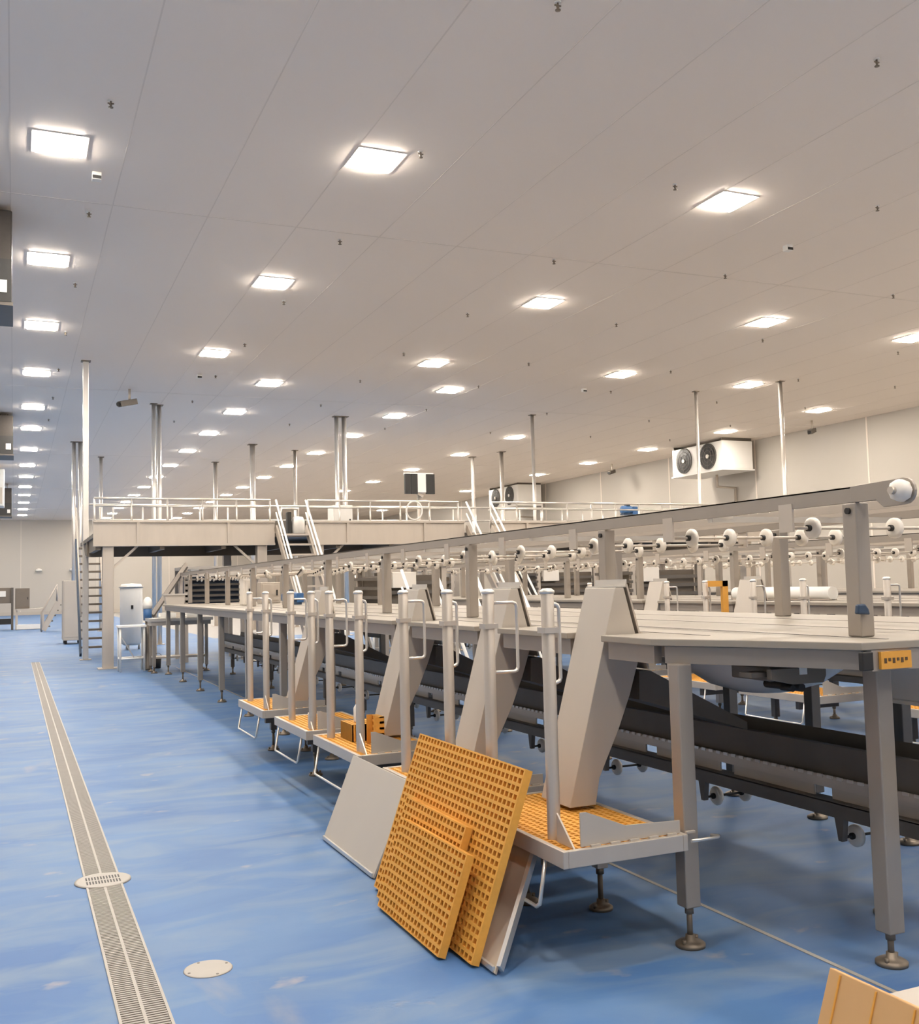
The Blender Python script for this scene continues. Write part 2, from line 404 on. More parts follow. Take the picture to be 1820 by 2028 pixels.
# ------------------------------------------------------------------ hanging columns
def column(x, y, r, label, square=False):
    t = thing('column', label, 'column', (x, y, 0), 'slim steel columns up to the ceiling')
    if square: MB().box(x-r, x+r, y-r, y+r, .02, HZ-.02).build('shaft', 'bright', t, .01)
    else: MB().cyl((x, y, .02), (x, y, HZ-.02), r, n=14).build('shaft', 'bright', t)
    MB().box(x-r*2, x+r*2, y-r*2, y+r*2, 0, .02).build('base_plate', 'steel', t)
    MB().box(x-r*1.7, x+r*1.7, y-r*1.7, y+r*1.7, HZ-.02, HZ).build('ceiling_plate', 'brass', t)
for x, y, r, lab, sq in (
    (1.56, 25.97, .065, 'tallest slim column, at the left end of the mezzanine', True),
    (3.80, 31.4, .06, 'left one of the twin columns behind the mezzanine left end', False),
    (3.98, 31.6, .07, 'right one of the twin columns behind the mezzanine left end', False),
    (2.00, 40.2, .07, 'left one of the far twin columns left of the tall column', False),
    (2.22, 40.2, .07, 'right one of the far twin columns left of the tall column', False),
    (9.72, 32.2, .07, 'left one of the twin columns at the mezzanine middle', False),
    (9.98, 32.2, .08, 'right one of the twin columns at the mezzanine middle', False),
    (18.8, 25.0, .05, 'slim column in front of the near wall cooler fans', False),
    (20.25, 22.97, .06, 'slim column just right of the near wall cooler', False),
    (15.96, 30.2, .06, 'slim column right of the far wall cooler', False),
    (19.17, 39.2, .09, 'slim column in front of the far wall cooler', False),
    (18.66, 41.1, .08, 'slim column left of the far wall cooler', False),
    (8.1, 45.3, .09, 'far column between the second and third mezzanine light rows', False),
    (3.27, 44.5, .07, 'far thin column right of the tallest column', False),
    (10.5, 40.7, .07, 'far thin column above the first mezzanine stair', False),
    (8.48, 39.4, .10, 'far dull column left of the first mezzanine stair', False)):
    column(x, y, r, lab, sq)

# ------------------------------------------------------------------ floor drain and covers
t = thing('trench_drain', 'long stainless trench drain with slotted grating running down the blue floor', 'drain', (.46, 3, 0))
Y0, Y1 = 2.6, 25.9
MB().box(.365, .376, Y0, Y1, 0, .006).box(.543, .554, Y0, Y1, 0, .006).box(.365, .554, Y1, Y1+.02, 0, .006).box(.453, .466, Y0, Y1, 0, .0055).build('frame', 'cover', t)
a = MB(); y = Y0
while y < Y1:
    if abs(y-6.117) > .13: a.box(.376, .453, y, y+.012, .0, .004); a.box(.466, .543, y+.011, y+.023, .0, .004)
    y += .022
a.build('grating', 'grate', t)
MB().box(.376, .543, Y0, Y1, 0, .0012).build('channel', 'steel_dark_shade', t)
t = thing('drain_sump', 'round sump cover with dark slots crossing the trench drain', 'drain cover', (.46, 6.117, 0))
MB().lathe([(0, .0075), (.135, .0075), (.148, .0075), (.15, .0), (0, 0)], (.46, 6.117, 0), n=36).build('cover_plate', 'cover', t)
a = MB()
for k in range(12):
    x = .46-.085+k*.0155
    for yy in (6.075, 6.16): a.box(x-.004, x+.004, yy-.03, yy+.03, .0072, .0082)
a.build('slots', 'rubber', t)
t = thing('manhole_cover', 'small round pale floor cover right of the trench drain', 'floor cover', (.76, 4.505, 0))
MB().lathe([(0, .004), (.094, .004), (.1, .003), (.102, 0), (0, 0)], (.76, 4.505, 0), n=40).build('cover_plate', 'cover', t)
a = MB()
for an in (0.3, 1.9, 3.4, 5.0): a.cyl((.76+.085*math.cos(an), 4.505+.085*math.sin(an), .003), (.76+.085*math.cos(an), 4.505+.085*math.sin(an), .0055), .006, n=8)
a.build('screws', 'steel_dark_shade', t)

# ------------------------------------------------------------------ cutting line: tables
def cutting_table(dx, y0, y1, notches, label, right_legs, near=True):
    t = thing('cutting_table', label, 'table', (3.8+dx, y0, 0), 'long white cutting tables')
    xl, xr = 2.63+dx, 5.0+dx
    poly = [(xl, y1)]
    for a, b in sorted(notches, reverse=True):
        poly += [(xl, b), (xl+.30, b), (xl+.30, a), (xl, a)]
    if near: poly += [(xl, y0+.9), (2.85+dx, y0+.5), (3.04+dx, y0+.06), (xr, y0)]
    else: poly += [(xl, y0), (xr, y0)]
    poly += [(xr, y1)]
    MB().prism(poly, 'z', 1.298, 1.33).build('tabletop', 'table', t, .004)
    g = MB()
    for gx in (2.95, 3.27, 3.84, 4.4): g.box(gx-.009+dx, gx+.009+dx, y0+(.9 if gx < 3 else .15), y1-.05, 1.3295, 1.3318)
    g.build('belt_joints', 'steel_dark_shade', t)
    # apron and cross members
    a = MB()
    ys = [y0+.9]+[v for n in sorted(notches) for v in n]+[y1]
    for s, e in zip(ys[0::2], ys[1::2]): a.box(xl+.03, xl+.07, s+.02, e-.02, 1.215, 1.297)
    a.box(xr-.07, xr-.03, y0+.05, y1-.05, 1.215, 1.297)
    k = y0+1.0
    while k < y1: a.box(xl+.32, xr-.07, k-.03, k+.03, 1.23, 1.297); k += 1.83
    a.box(xl+.32, xl+.36, y0+.9, y1-.05, 1.215, 1.297)
    if near:
        a.bar((2.70+dx, y0+.88, 1.257), (2.90+dx, y0+.52, 1.257), .04, .075); a.bar((2.90+dx, y0+.52, 1.257), (3.09+dx, y0+.10, 1.257), .04, .075)
        a.box(3.09+dx, xr-.07, y0+.06, y0+.10, 1.215, 1.297)
    a.build('apron', 'beam', t)
    k = y0+.8
    while k < y1:
        if not any(na-.05 < k < nb+.05 for na, nb in notches): add_leg(t, 2.71+dx, k, 1.22)
        k += 1.83
    for k in right_legs: add_leg(t, 4.86+dx, k, 1.22, .075, .17, 'steel_dark_shade')
    return t
N1 = [(4.33, 4.66), (5.50, 5.83), (7.02, 7.35), (9.62, 9.95)]
T1 = cutting_table(0, 3.0, 20.4, N1, 'long white cutting table of the nearest line', [4.6, 5.35, 6.2, 8, 10, 12, 14, 16, 18])
add_leg(T1, 3.305, 3.25, 1.215, .082, .13)
MB().box(3.02, 3.075, 3.035, 3.06, 1.222, 1.294).build('corner_block', 'rubber', T1, .004)
# corner bracket box and orange sticker on the table end
t = tag(MB().box(3.125, 3.285, 3.045, 3.059, 1.222, 1.290).build('warning_sticker', 'sticker'), 'orange warning sticker on the near end of the table frame', 'sticker')
a = MB()
for k in range(6): a.box(3.14+k*.022, 3.153+k*.022, 3.0435, 3.046, 1.245+(k % 2)*.008, 1.265)
a.build('lettering', 'ink', t)

# ------------------------------------------------------------------ overhead conveyor
WX = [3.46, 3.72, 3.98, 4.24, 4.50]
def overhead(dx, y0, y1, label, detail=True, nrow=19):
    t = thing('overhead_conveyor', label, 'conveyor', (3.9+dx, y0, 1.33), 'overhead wheel conveyors over the tables')
    for bx in (3.315, 4.66):
        a = MB()
        a.box(bx-.012+dx, bx+.012+dx, y0+.12, y1, 1.905, 1.975)
        a.box(bx-.012+dx, bx+.06+dx, y0+.12, y1, 1.965, 1.975)
        if bx < 4:
            # rounded end plate
            pts = [(y0+.34, 1.975), (y0+.06, 1.985)]+[(y0+.05+.055*math.cos(PI/2+an), 1.93+.055*math.sin(PI/2+an)) for an in [PI*k/8 for k in range(9)]]+[(y0+.16, 1.872), (y0+.2, 1.905), (y0+.34, 1.905)]
            a.prism(pts, 'x', bx-.016+dx, bx-.002+dx)
        a.build('rail_beam', 'beam', t, .002)
        k = y0+.35
        while k < y1:
            p = MB().box(bx-.02+dx, bx+.055+dx, k-.04, k+.04, 1.331, 1.905).build('post', 'beam', t, .006)
            if detail: MB().cyl((bx-.032+dx, k, 1.87), (bx-.02+dx, k, 1.87), .014, n=10).build('bolt', 'rubber', p)
            k += 2.03
    k = y0+.35+1.0
    while k < y1: MB().box(3.33+dx, 4.65+dx, k-.02, k+.02, 1.885, 1.915).build('cross_bar', 'bright', t); k += 2.03
    # inner guide rails, pale strips seen between the wheels
    a = MB()
    for gx, z in ((3.85, 1.93), (4.12, 1.93)): a.box(gx-.008+dx, gx+.008+dx, y0+.4, y1, z-.02, z+.02)
    a.build('guide_rail', 'steel', t)
    if detail:
        n = MB().lathe([(0, -.035), (.025, -.035), (.043, -.02), (.047, 0), (.045, .02), (.038, .03), (0, .03)], (3.30+dx-.032, y0+.042, 1.93), 'x', 8).build('end_roller', 'white', t)
        MB().cyl((3.215+dx, y0+.042, 1.93), (3.235+dx, y0+.042, 1.93), .016, n=8).build('hub', 'steel', n)
        n = MB().lathe([(0, -.05), (.03, -.04), (.036, 0), (.03, .04), (0, .05)], (3.42+dx, y0+1.35, 1.925), 'x', 10).build('end_roller', 'white', t)
    wm = None; hm = None
    for r in range(nrow):
        y = (3.75 if r == 0 else 4.69+1.05*(r-1))+(y0-3.0)
        if y > y1: break
        a = MB().cyl((3.31+dx, y, 1.82), (4.66+dx, y, 1.82), .008, n=8)
        a.box(3.30+dx, 3.312+dx, y-.045, y+.045, 1.80, 1.93); a.box(4.66+dx, 4.672+dx, y-.045, y+.045, 1.80, 1.93)
        a.build('axle', 'steel', t)
        for x in WX:
            if wm is None:
                wq = MB().lathe([(.012, -.016), (.042, -.016), (.051, -.008), (.051, .008), (.042, .016), (.012, .016)], (x+dx, y, 1.82), 'x', 20).build('guide_wheel', 'white', t)
                wm = (wq, x, y)
                if detail: hm = MB().cyl((x-.034+dx, y, 1.82), (x+.02+dx, y, 1.82), .0155, n=12).build('hub', 'rubber', wq)
            else:
                c = wm[0].copy(); COL.objects.link(c); c.parent = t; c.location = (x-wm[1], y-wm[2], 0)
                if hm: d = hm.copy(); COL.objects.link(d); d.parent = c
    return t
O1 = overhead(0, 3.0, 22.8, 'nearest overhead rail with white guide wheels above the front table')

# ------------------------------------------------------------------ return conveyor under the table
def return_conveyor(dx, y0, y1, label, detail=True):
    t = thing('return_conveyor', label, 'conveyor', (3.7+dx, y0, 0), 'low return conveyors under the tables')  # stainless in the table's shade, painted in with the dark steel
    MB().prism([(3.60, .78), (3.615, .785), (3.64, .66), (3.92, .66), (3.94, .785), (3.955, .78), (3.94, .60), (3.62, .60)], 'y', y0, y1).build('trough', 'steel_dark_shade', t) if dx == 0 else \
        MB().box(3.6+dx, 3.95+dx, y0, y1, .60, .78).build('trough', 'steel_dark_shade', t)
    MB().box(3.585+dx, 3.60+dx, y0, y1, .60, .635).box(3.605+dx, 3.95+dx, y0, y1, .575, .60).build('chain_guard', 'steel', t)
    MB().box(3.60+dx, 3.66+dx, y0, y1, .44, .51).box(3.60+dx, 3.69+dx, y0, y1, .505, .512).build('lower_rail', 'steel_dark_shade', t)
    a = MB(); y = y0
    while y < y1: a.box(3.578+dx, 3.584+dx, y, y+.035, .625, .64); y += .065
    a.build('chain', 'bright', t)['kind'] = 'stuff'
    a = MB(); y = y0+.15
    while y < y1: a.box(3.65+dx, 3.66+dx, y, min(y1, y+.62), .512, .575); y += .74
    a.build('side_plates', 'sheet', t)
    y = y0+1.33
    while y < y1:
        l = MB().box(3.74+dx, 3.80+dx, y-.03, y+.03, .14, .60).build('leg', 'steel_dark_shade', t)
        a = MB(); foot(a, 3.77+dx, y, .14); pad(a, 3.77+dx, y, .055); a.build('foot', 'brass', l)
        a = MB().box(3.63+dx, 3.77+dx, y-.02, y+.02, .45, .5); a.build('bracket', 'steel_dark_shade', t)
        y += 1.57
    r = 0; wm = None
    while True:
        y = 3.85+1.06*r; r += 1
        if y > y1-.2: break
        MB().prism([(y-.06, .44), (y+.0, .44), (y-.02, .335), (y-.045, .335)], 'x', 3.60+dx, 3.63+dx).build('wheel_bracket', 'steel_dark_shade', t)
        a = MB().cyl((3.61+dx, y-.03, .35), (3.95+dx, y-.03, .35), .007, n=8); a.build('axle', 'rubber', t)
        for x in (3.70+dx, 3.90+dx):
            q = MB().lathe([(.01, -.016), (.045, -.016), (.053, -.006), (.053, .006), (.045, .016), (.01, .016)], (x, y-.03, .35), 'x', 18).build('guide_wheel', 'white', t)
            MB().cyl((x-.03, y-.03, .35), (x+.018, y-.03, .35), .016, n=10).build('hub', 'rubber', q)
    return t
R1 = return_conveyor(0, 2.4, 19.5, 'dark return conveyor trough under the nearest cutting table')

# hoppers under the table end
t = thing('bowl_hopper', 'round pale hopper bowl hanging under the near table end', 'hopper', (3.75, 4.5, 1.0), 'pale hoppers under the tables')
MB().lathe([(0, .975), (.15, .985), (.30, 1.03), (.42, 1.11), (.47, 1.20), (.48, 1.228), (.46, 1.228), (.40, 1.13), (.28, 1.05), (0, .99)], (3.72, 4.45, 0), 'z', 32).build('bowl', 'paint', t)
MB().lathe([(.48, 1.215), (.505, 1.215), (.505, 1.229), (.48, 1.229)], (3.72, 4.45, 0), 'z', 32).build('rim', 'steel', t)
t = thing('box_hopper', 'large pale square hopper under the table at the right edge', 'hopper', (4.3, 4.1, .9), 'pale hoppers under the tables')
MB().prism([(3.95, 1.22), (4.02, .97), (4.75, .97), (4.80, 1.22)], 'y', 3.45, 3.92).build('body', 'paint', t, .01)
MB().box(4.0, 4.77, 3.43, 3.94, .955, .972).build('rim', 'paint', t)
t = thing('drive_unit', 'brown-grey drive plate with motor under the near table edge', 'drive unit', (3.1, 3.6, 1.15))
MB().prism([(2.93, 1.205), (3.23, 1.205), (3.23, 1.165), (3.215, 1.135), (3.05, 1.135), (2.93, 1.16)], 'y', 3.46, 3.49).build('drive_plate', 'brown', t, .003)
MB().box(2.86, 3.06, 3.50, 3.58, 1.17, 1.19).build('slide_bar', 'steel_dark_shade', t)
MB().box(3.08, 3.12, 3.455, 3.462, 1.175, 1.21).build('label_plate', 'paint', t)
MB().cyl((3.12, 3.49, 1.115), (3.12, 3.72, 1.115), .018, n=12).cyl((3.07, 3.49, 1.115), (3.07, 3.56, 1.115), .015, n=12).build('shaft', 'rubber', t)
MB().box(2.95, 3.20, 3.49, 3.75, 1.15, 1.212).build('gear_housing', 'steel_dark_shade', t, .008)

# ------------------------------------------------------------------ work platforms
def grating_mesh(mb, ex, ey, org, nu, nv, lu, lv, th, bw):
    """square mesh grating: ex, ey unit vectors; lu, lv lengths; th thickness along ex x ey"""
    ex, ey = Vector(ex), Vector(ey); ez = ex.cross(ey).normalized(); org = Vector(org)
    def bx(u0, u1, v0, v1, t0, t1):
        vs = [mb.bm.verts.new(org+ex*u+ey*v+ez*w_) for w_ in (t0, t1) for u, v in ((u0, v0), (u1, v0), (u1, v1), (u0, v1))]
        for f in ((3,2,1,0),(4,5,6,7),(0,1,5,4),(1,2,6,5),(2,3,7,6),(3,0,4,7)): mb.bm.faces.new([vs[i] for i in f])
    for i in range(nu+1):
        u = lu*i/nu; bx(max(0, u-bw/2), min(lu, u+bw/2), 0, lv, 0, th)
    for j in range(nv+1):
        v = lv*j/nv; bx(0, lu, max(0, v-bw/2), min(lv, v+bw/2), .001, th-.001)
    return mb
def post(t, x, y, hx, hoop=True):
    p = MB().lathe([(0, .44), (.027, .44), (.029, .46), (.029, 1.555), (.026, 1.56), (0, 1.56)], (x, y, 0), 'z', 16).build('guard_post', 'steel', t)
    MB().lathe([(.0295, 1.545), (.033, 1.548), (.033, 1.558), (.02, 1.568), (0, 1.57)], (x, y, 0), 'z', 16).build('cap', 'bright', p)
    if hoop:
        z0, z1 = (1.16, 1.50)
        pts = [(x, y, z1), (x+hx-.02, y-.01, z1), (x+hx-.006, y-.01, z1-.006), (x+hx, y-.01, z1-.02), (x+hx, y-.01, z0+.02), (x+hx-.006, y-.01, z0+.006), (x+hx-.02, y-.01, z0), (x, y, z0)]
        MB().tube(pts, .0085, 8).build('hoop', 'bright', p)
        MB().box(x-.035, x+.036, y-.035, y+.035, 1.375, 1.40).build('clamp', 'steel', p)
def platform(y0, y1, posts, label, dx=0, chute_y=None):
    t = thing('work_platform', label, 'platform', (2.4+dx, (y0+y1)/2, 0), 'standing platforms beside the cutting line')
    x0, x1 = 2.05+dx, 2.662+dx
    a = MB().box(x0, x0+.025, y0, y1, .43, .50).box(x1-.025, x1, y0, y1, .43, .50).box(x0+.025, x1-.025, y0, y0+.025, .43, .50).box(x0+.025, x1-.025, y1-.025, y1, .43, .50)
    k = y0+.3
    while k < y1-.1: a.box(x0+.025, x1-.025, k-.015, k+.015, .43, .455); k += .33
    a.build('frame', 'steel', t, .003)
    g = MB(); nu = 15; nv = max(6, int((y1-y0)/.038))
    grating_mesh(g, (1, 0, 0), (0, 1, 0), (x0+.027, y0+.027, .462), nu, nv, x1-x0-.054, y1-y0-.054, .034, .016)
    g.build('grating', 'frp', t)
    for i, (py, hx) in enumerate(posts): post(t, 2.135+dx, py, hx)
    # front kick plate with sloped gusset
    a = MB().prism([(x0+.10, .502), (x0+.10, .64), (x0+.13, .64), (x0+.32, .565), (x1-.02, .555), (x1-.02, .502)], 'y', y0+.028, y0+.036)
    for k in range(6): a.box(x0+.14+k*.095, x0+.185+k*.095, y0+.012, y0+.0255, .499, .508)
    a.build('kick_plate', 'sheet', t)
    MB().prism([(y0+.02, .50), (y0+.16, .50), (y0+.16, .62)], 'x', x0+.06, x0+.068).build('gusset', 'steel', t)
    # legs and under beam
    ym = (y0+y1)/2
    for ly in (y0+.69, ):
        l = MB().box(2.60+dx, 2.66+dx, ly-.03, ly+.03, .2, .43).build('leg', 'steel', t, .004)
        a = MB(); foot(a, 2.63+dx, ly, .2); pad(a, 2.63+dx, ly, .058); a.build('foot', 'brass', l)
    l = MB().box(2.33+dx, 2.39+dx, y1-.2, y1-.14, .2, .43).build('leg', 'steel_dark_shade', t, .004)
    a = MB(); foot(a, 2.36+dx, y1-.17, .2); pad(a, 2.36+dx, y1-.17, .058); a.build('foot', 'brass', l)
    MB().box(2.16+dx, 2.64+dx, y0+.36, y0+.41, .34, .42).build('under_beam', 'steel_dark_shade', t)
    # hanging step loop
    s0, s1 = y0+.18, y1-.12
    MB().tube([(x0+.012, s0, .43), (x0-.02, s0, .25), (x0-.026, s0+.02, .235), (x0-.026, s1-.02, .235), (x0-.02, s1, .25), (x0+.012, s1, .43)], .0085, 8).build('step_loop', 'bright', t)
    return t
PLAT = [(3.72, 4.84, [(3.95, .05), (4.56, .15)], 'nearest standing platform with yellow grating, beside the leaning gratings'),
        (4.97, 5.95, [(5.08, .05), (5.76, .13)], 'second standing platform from the camera, behind the leaning yellow gratings'),
        (6.42, 7.52, [(6.63, .05), (7.33, .13)], 'third standing platform from the camera, just beyond the leaning grey board'),
        (7.72, 8.76, [(7.83, .05), (8.48, .13)], 'fourth standing platform from the camera, without a chute'),
        (9.22, 10.30, [(9.42, .05), (10.12, .13)], 'farthest standing platform of the front row')]
P = [platform(*p) for p in PLAT]
# clamp ring at the near corner of the first platform
MB().tube([(2.665, 3.70, .475), (2.80, 3.70, .475), (2.815, 3.71, .475), (2.80, 3.745, .475)], .007, 8).build('corner_loop', 'bright', P[0])

# ------------------------------------------------------------------ waste chutes
def chute(y, label, dx=0, dz=0):
    t = thing('waste_chute', label, 'chute', (2.6+dx, y, .5), 'steel waste chutes on the platforms')
    y0, y1 = y, y+.29
    prof = [(2.44, .515), (2.735, 1.56), (2.785, 1.56), (2.86, 1.27), (2.855, 1.19), (2.80, 1.03), (2.73, .87), (2.61, .64), (2.585, .515)]
    MB().prism([(a+dx, b) for a, b in prof], 'y', y0, y1).build('body', 'sheet', t, .003)
    MB().prism([(2.795+dx, 1.575), (2.805+dx, 1.575), (2.918+dx, 1.15), (2.908+dx, 1.15)], 'y', y0-.004, y1+.004).build('back_flange', 'steel', t)
    MB().box(2.74+dx, 2.80+dx, y0, y1, 1.561, 1.567).box(2.795+dx, 2.803+dx, y0, y1, 1.567, 1.60).build('top_cap', 'bright', t)
    MB().prism([(2.865+dx, 1.14), (2.93+dx, 1.14), (3.52+dx, .84), (3.52+dx, .80), (2.86+dx, 1.0)], 'y', y0+.01, y1-.01).build('lower_slide', 'steel_dark_shade', t)
    return t
CH = [chute(y, l) for y, l in ((4.35, 'largest steel waste chute, on the nearest platform'), (5.52, 'second steel waste chute from the camera, behind the leaning gratings'),
      (7.04, 'third steel waste chute from the camera, on the third platform'), (9.64, 'farthest steel waste chute of the front row'))]

# ------------------------------------------------------------------ leaning panels
def lean_frame(xb, zb, xt, zt):
    d = Vector((xt-xb, 0, zt-zb)).normalized(); return d
def grating_panel(xb, y0, y1, h, label, th=.036, pu=.0345, zb=.004):
    ang = math.atan2(.36, 1.0); d = Vector((math.sin(ang), 0, math.cos(ang)))
    t = thing('floor_grating', label, 'grating', (xb, y0, 0), 'loose yellow floor gratings')
    g = MB(); lv = h; lu = y1-y0
    grating_mesh(g, (0, -1, 0), d, (xb, y1, zb+th*math.sin(ang)), max(4, int(lu/.041)), int(lv/pu), lu, lv, -th, .014)
    # closed rim band
    return g, t, d, ang
def build_grating(xb, y0, y1, h, label):
    g, t, d, ang = grating_panel(xb, y0, y1, h, label)
    th = .036; n = Vector((math.cos(ang), 0, -math.sin(ang)))
    a = g; o = Vector((xb, 0, .004+th*math.sin(ang)))
    for yy in ((y0-.006, y0), (y1, y1+.006)):
        pts = [o, o+d*h, o+d*h+n*th, o+n*th]
        a.prism([(p.x, p.z) for p in pts], 'y', *yy)
    a.build('mesh', 'frp', t)
    return t
build_grating(1.75, 4.0, 5.245, .824, 'large yellow grating leaning on the platforms, behind the smaller ones')
build_grating(1.705, 4.315, 5.07, .515, 'smaller yellow grating leaning on the large one, taller of the two')
build_grating(1.660, 4.145, 4.925, .435, 'front yellow grating, lowest of the leaning stack')
def board(xb, xt, zt, y0a, y1a, y0b, y1b, th, label, m='board', lip=True, name='leaning_board'):
    t = thing(name, label, 'panel', (xb, y0a, 0), 'grey boards leaning on the platforms')
    a = MB(); d = Vector((xt-xb, 0, zt)).normalized(); n = Vector((d.z, 0, -d.x))*th
    q = [Vector((xb, y0a, .002+max(0, -n.z))), Vector((xb, y1a, .002+max(0, -n.z))), Vector((xt, y1b, zt)), Vector((xt, y0b, zt))]
    vs = [a.bm.verts.new(p) for p in q]+[a.bm.verts.new(p+n) for p in q]
    for f in ((3,2,1,0),(4,5,6,7),(0,1,5,4),(1,2,6,5),(2,3,7,6),(3,0,4,7)): a.bm.faces.new([vs[i] for i in f])
    a.build('sheet', m, t, .003)
    if lip:
        b = MB(); d2 = d*.03
        b.bar(q[0]-n*.25+d*.012+Vector((0, .01, 0)), q[1]-n*.25+d*.012-Vector((0, .01, 0)), .012, .022)
        b.build('bottom_edge', 'bright', t)
    return t
board(1.80, 2.035, .50, 5.42, 6.40, 5.42, 6.48, .014, 'plain grey board leaning on the second and third platforms')
board(1.80, 2.12, .40, 3.88, 4.75, 4.13, 5.0, .016, 'grey steel tray leaning under the nearest platform behind the yellow gratings', 'steel', True, 'leaning_tray')
MB().bar((1.822, 3.868, .03), (2.118, 4.112, .395), .018, .045).build('folded_edge', 'bright', bpy.data.objects['leaning_tray'])

# tan sheet leaning on a pale crate, cut by the lower right corner of the frame
t = thing('pale_crate', 'pale crate cut by the lower right corner behind the tan sheet', 'crate', (2.4, 1.6, 0))
MB().box(2.16, 2.80, 1.0, 2.18, 0, .455).build('body', 'board', t, .008)
MB().box(2.155, 2.805, .995, 2.185, .42, .435).build('rim', 'board', t)
t = board(1.955, 2.13, .487, 1.1, 2.33, 1.1, 2.325, .022, 'tan grating sheet leaning at the lower right corner', 'frp_pale', False, 'leaning_sheet')
a = MB()
for k in range(9):
    y = 2.28-k*.13
    a.bar((1.9615, y, .025), (2.125, y, .48), .005, .003)
a.build('ribs', 'sticker', t)

# ------------------------------------------------------------------ small things on the platforms
t = thing('grating_offcut', 'yellow grating offcut standing upright on the third platform', 'grating', (2.30, 6.85, .5), 'loose yellow floor gratings')
g = MB(); grating_mesh(g, (0, 1, 0), (0, 0, 1), (2.30, 6.72, .5), 4, 5, .16, .20, .036, .016); g.box(2.262, 2.30, 6.88, 6.886, .5, .70).box(2.262, 2.30, 6.714, 6.72, .5, .70); g.build('mesh', 'frp', t)
t = thing('grating_block', 'flat yellow grating piece lying on the third platform', 'grating', (2.3, 7.2, .5), 'loose yellow floor gratings')
g = MB(); grating_mesh(g, (1, 0, 0), (0, 1, 0), (2.20, 7.02, .498), 6, 8, .20, .28, .12, .018); g.build('mesh', 'frp', t)
t = thing('grating_offcut', 'small yellow grating offcut on the second platform', 'grating', (2.5, 5.7, .5), 'loose yellow floor gratings')
g = MB(); grating_mesh(g, (1, 0, 0), (0, 1, 0), (2.44, 5.82, .498), 3, 3, .1, .09, .05, .016); g.build('mesh', 'frp', t)
t = thing('spray_bottle', 'white bottle with an orange cap on the flat yellow grating piece', 'bottle', (2.28, 7.12, .62))
MB().lathe([(0, .62), (.028, .62), (.03, .63), (.03, .72), (.012, .75), (0, .75)], (2.28, 7.14, 0), 'z', 14).build('body', 'white', t)
MB().lathe([(0, .75), (.016, .75), (.016, .785), (0, .785)], (2.28, 7.14, 0), 'z', 12).build('cap', 'sticker', t)

# blue rag on the near post, motors
t = tag(MB().prism([(3.255, 1.43), (3.325, 1.425), (3.318, 1.45), (3.30, 1.472), (3.262, 1.47)], 'y', 3.285, 3.308).build('cleaning_cloth', 'navy', None, .006), 'dark blue cloth tucked at the near upright post above the table', 'cloth')
def motor(x, y, z, label, s=1.0):
    t = thing('gear_motor', label, 'motor', (x, y, z), 'blue gear motors')
    MB().lathe([(0, -.16*s), (.05*s, -.16*s), (.075*s, -.14*s), (.075*s, .06*s), (.06*s, .07*s), (.06*s, .13*s), (0, .13*s)], (x, y, z+.12*s), 'x', 16).build('motor_body', 'blue', t)
    MB().box(x+.06*s, x+.17*s, y-.07*s, y+.07*s, z+.03*s, z+.18*s).build('gearbox', 'blue', t, .01)
    MB().box(x-.06*s, x+.02*s, y-.04*s, y+.04*s, z+.19*s, z+.235*s).build('terminal_box', 'navy', t, .005)
    MB().box(x-.14*s, x+.14*s, y-.06*s, y+.06*s, z, z+.05*s).build('foot_plate', 'navy', t)
motor(3.95, 15.6, 1.333, 'blue gear motor standing on the far part of the front table', 1.0)


# ------------------------------------------------------------------ further cutting lines to the right
T2 = cutting_table(4.6, 4.4, 19.5, [(8.80, 9.13), (10.55, 10.88)], 'white cutting table of the second line, behind the nearest one', [6, 8, 10, 12, 14, 16, 18], False)
O2 = overhead(4.6, 3.5, 20.5, 'second overhead rail with small white wheels, over the second table', True, 17)
R2 = return_conveyor(4.6, 4.4, 19.0, 'dark return conveyor under the second table')
D2 = Vector((4.6, 0, 0))
names2 = ['second line platform seen under the near table at the right edge', 'second line platform with a wire step seen under the near table', 'second line platform left of the wire step, under the near table', 'far platform of the second line']
PT = tree(P[0]); PT3 = tree(P[2])
for i, (src, tt, y) in enumerate(((P[2], PT3, 5.55), (P[2], PT3, 7.25), (P[2], PT3, 8.72), (P[2], PT3, 10.4))):
    copy_thing(src, (4.6, y-6.42, 0), names2[i], None, tt)
CT = tree(CH[0])
for y, l in ((8.82, 'steel chute behind the near table, right of the yellow upright'), (10.57, 'steel chute behind the near table, left of the yellow upright')):
    copy_thing(CH[0], (4.6, y-4.35, 0), l, None, CT)
t = thing('grating_offcut', 'bent yellow piece standing upright behind the near table', 'grating', (6.9, 8.7, .5), 'loose yellow floor gratings')
a = MB().box(6.86, 6.93, 8.80, 8.84, 1.16, 1.56).box(6.70, 6.93, 8.80, 8.84, 1.50, 1.56); a.build('sheet', 'sticker', t)
MB().cyl((6.9, 8.86, .5), (6.9, 8.86, 1.5), .02, n=8).build('stake', 'steel', t)
T3 = cutting_table(9.4, 5.0, 19.5, [], 'white cutting table of the third line, beside the right wall aisle', [6, 8, 10, 12, 14, 16, 18], False)
O3 = overhead(9.4, 4.5, 20.5, 'third overhead rail with tiny white wheels', False, 16)
t = thing('floor_grating', 'yellow grating lying on the third table at the right', 'grating', (11.4, 10.6, 1.33), 'loose yellow floor gratings')
g = MB(); grating_mesh(g, (.94, 0, .34), (0, 1, 0), (12.1, 10.1, 1.334), 9, 20, .36, .9, .03, .014); g.build('mesh', 'frp', t)
t = thing('roller_cover', 'long pale roll cover lying on the second table', 'cover', (7.9, 7.6, 1.33))
MB().cyl((7.75, 8.15, 1.405), (7.75, 9.7, 1.405), .07, n=18).build('roll', 'paint', t)
MB().box(7.70, 7.80, 8.15, 9.7, 1.333, 1.345).build('cradle', 'steel', t)

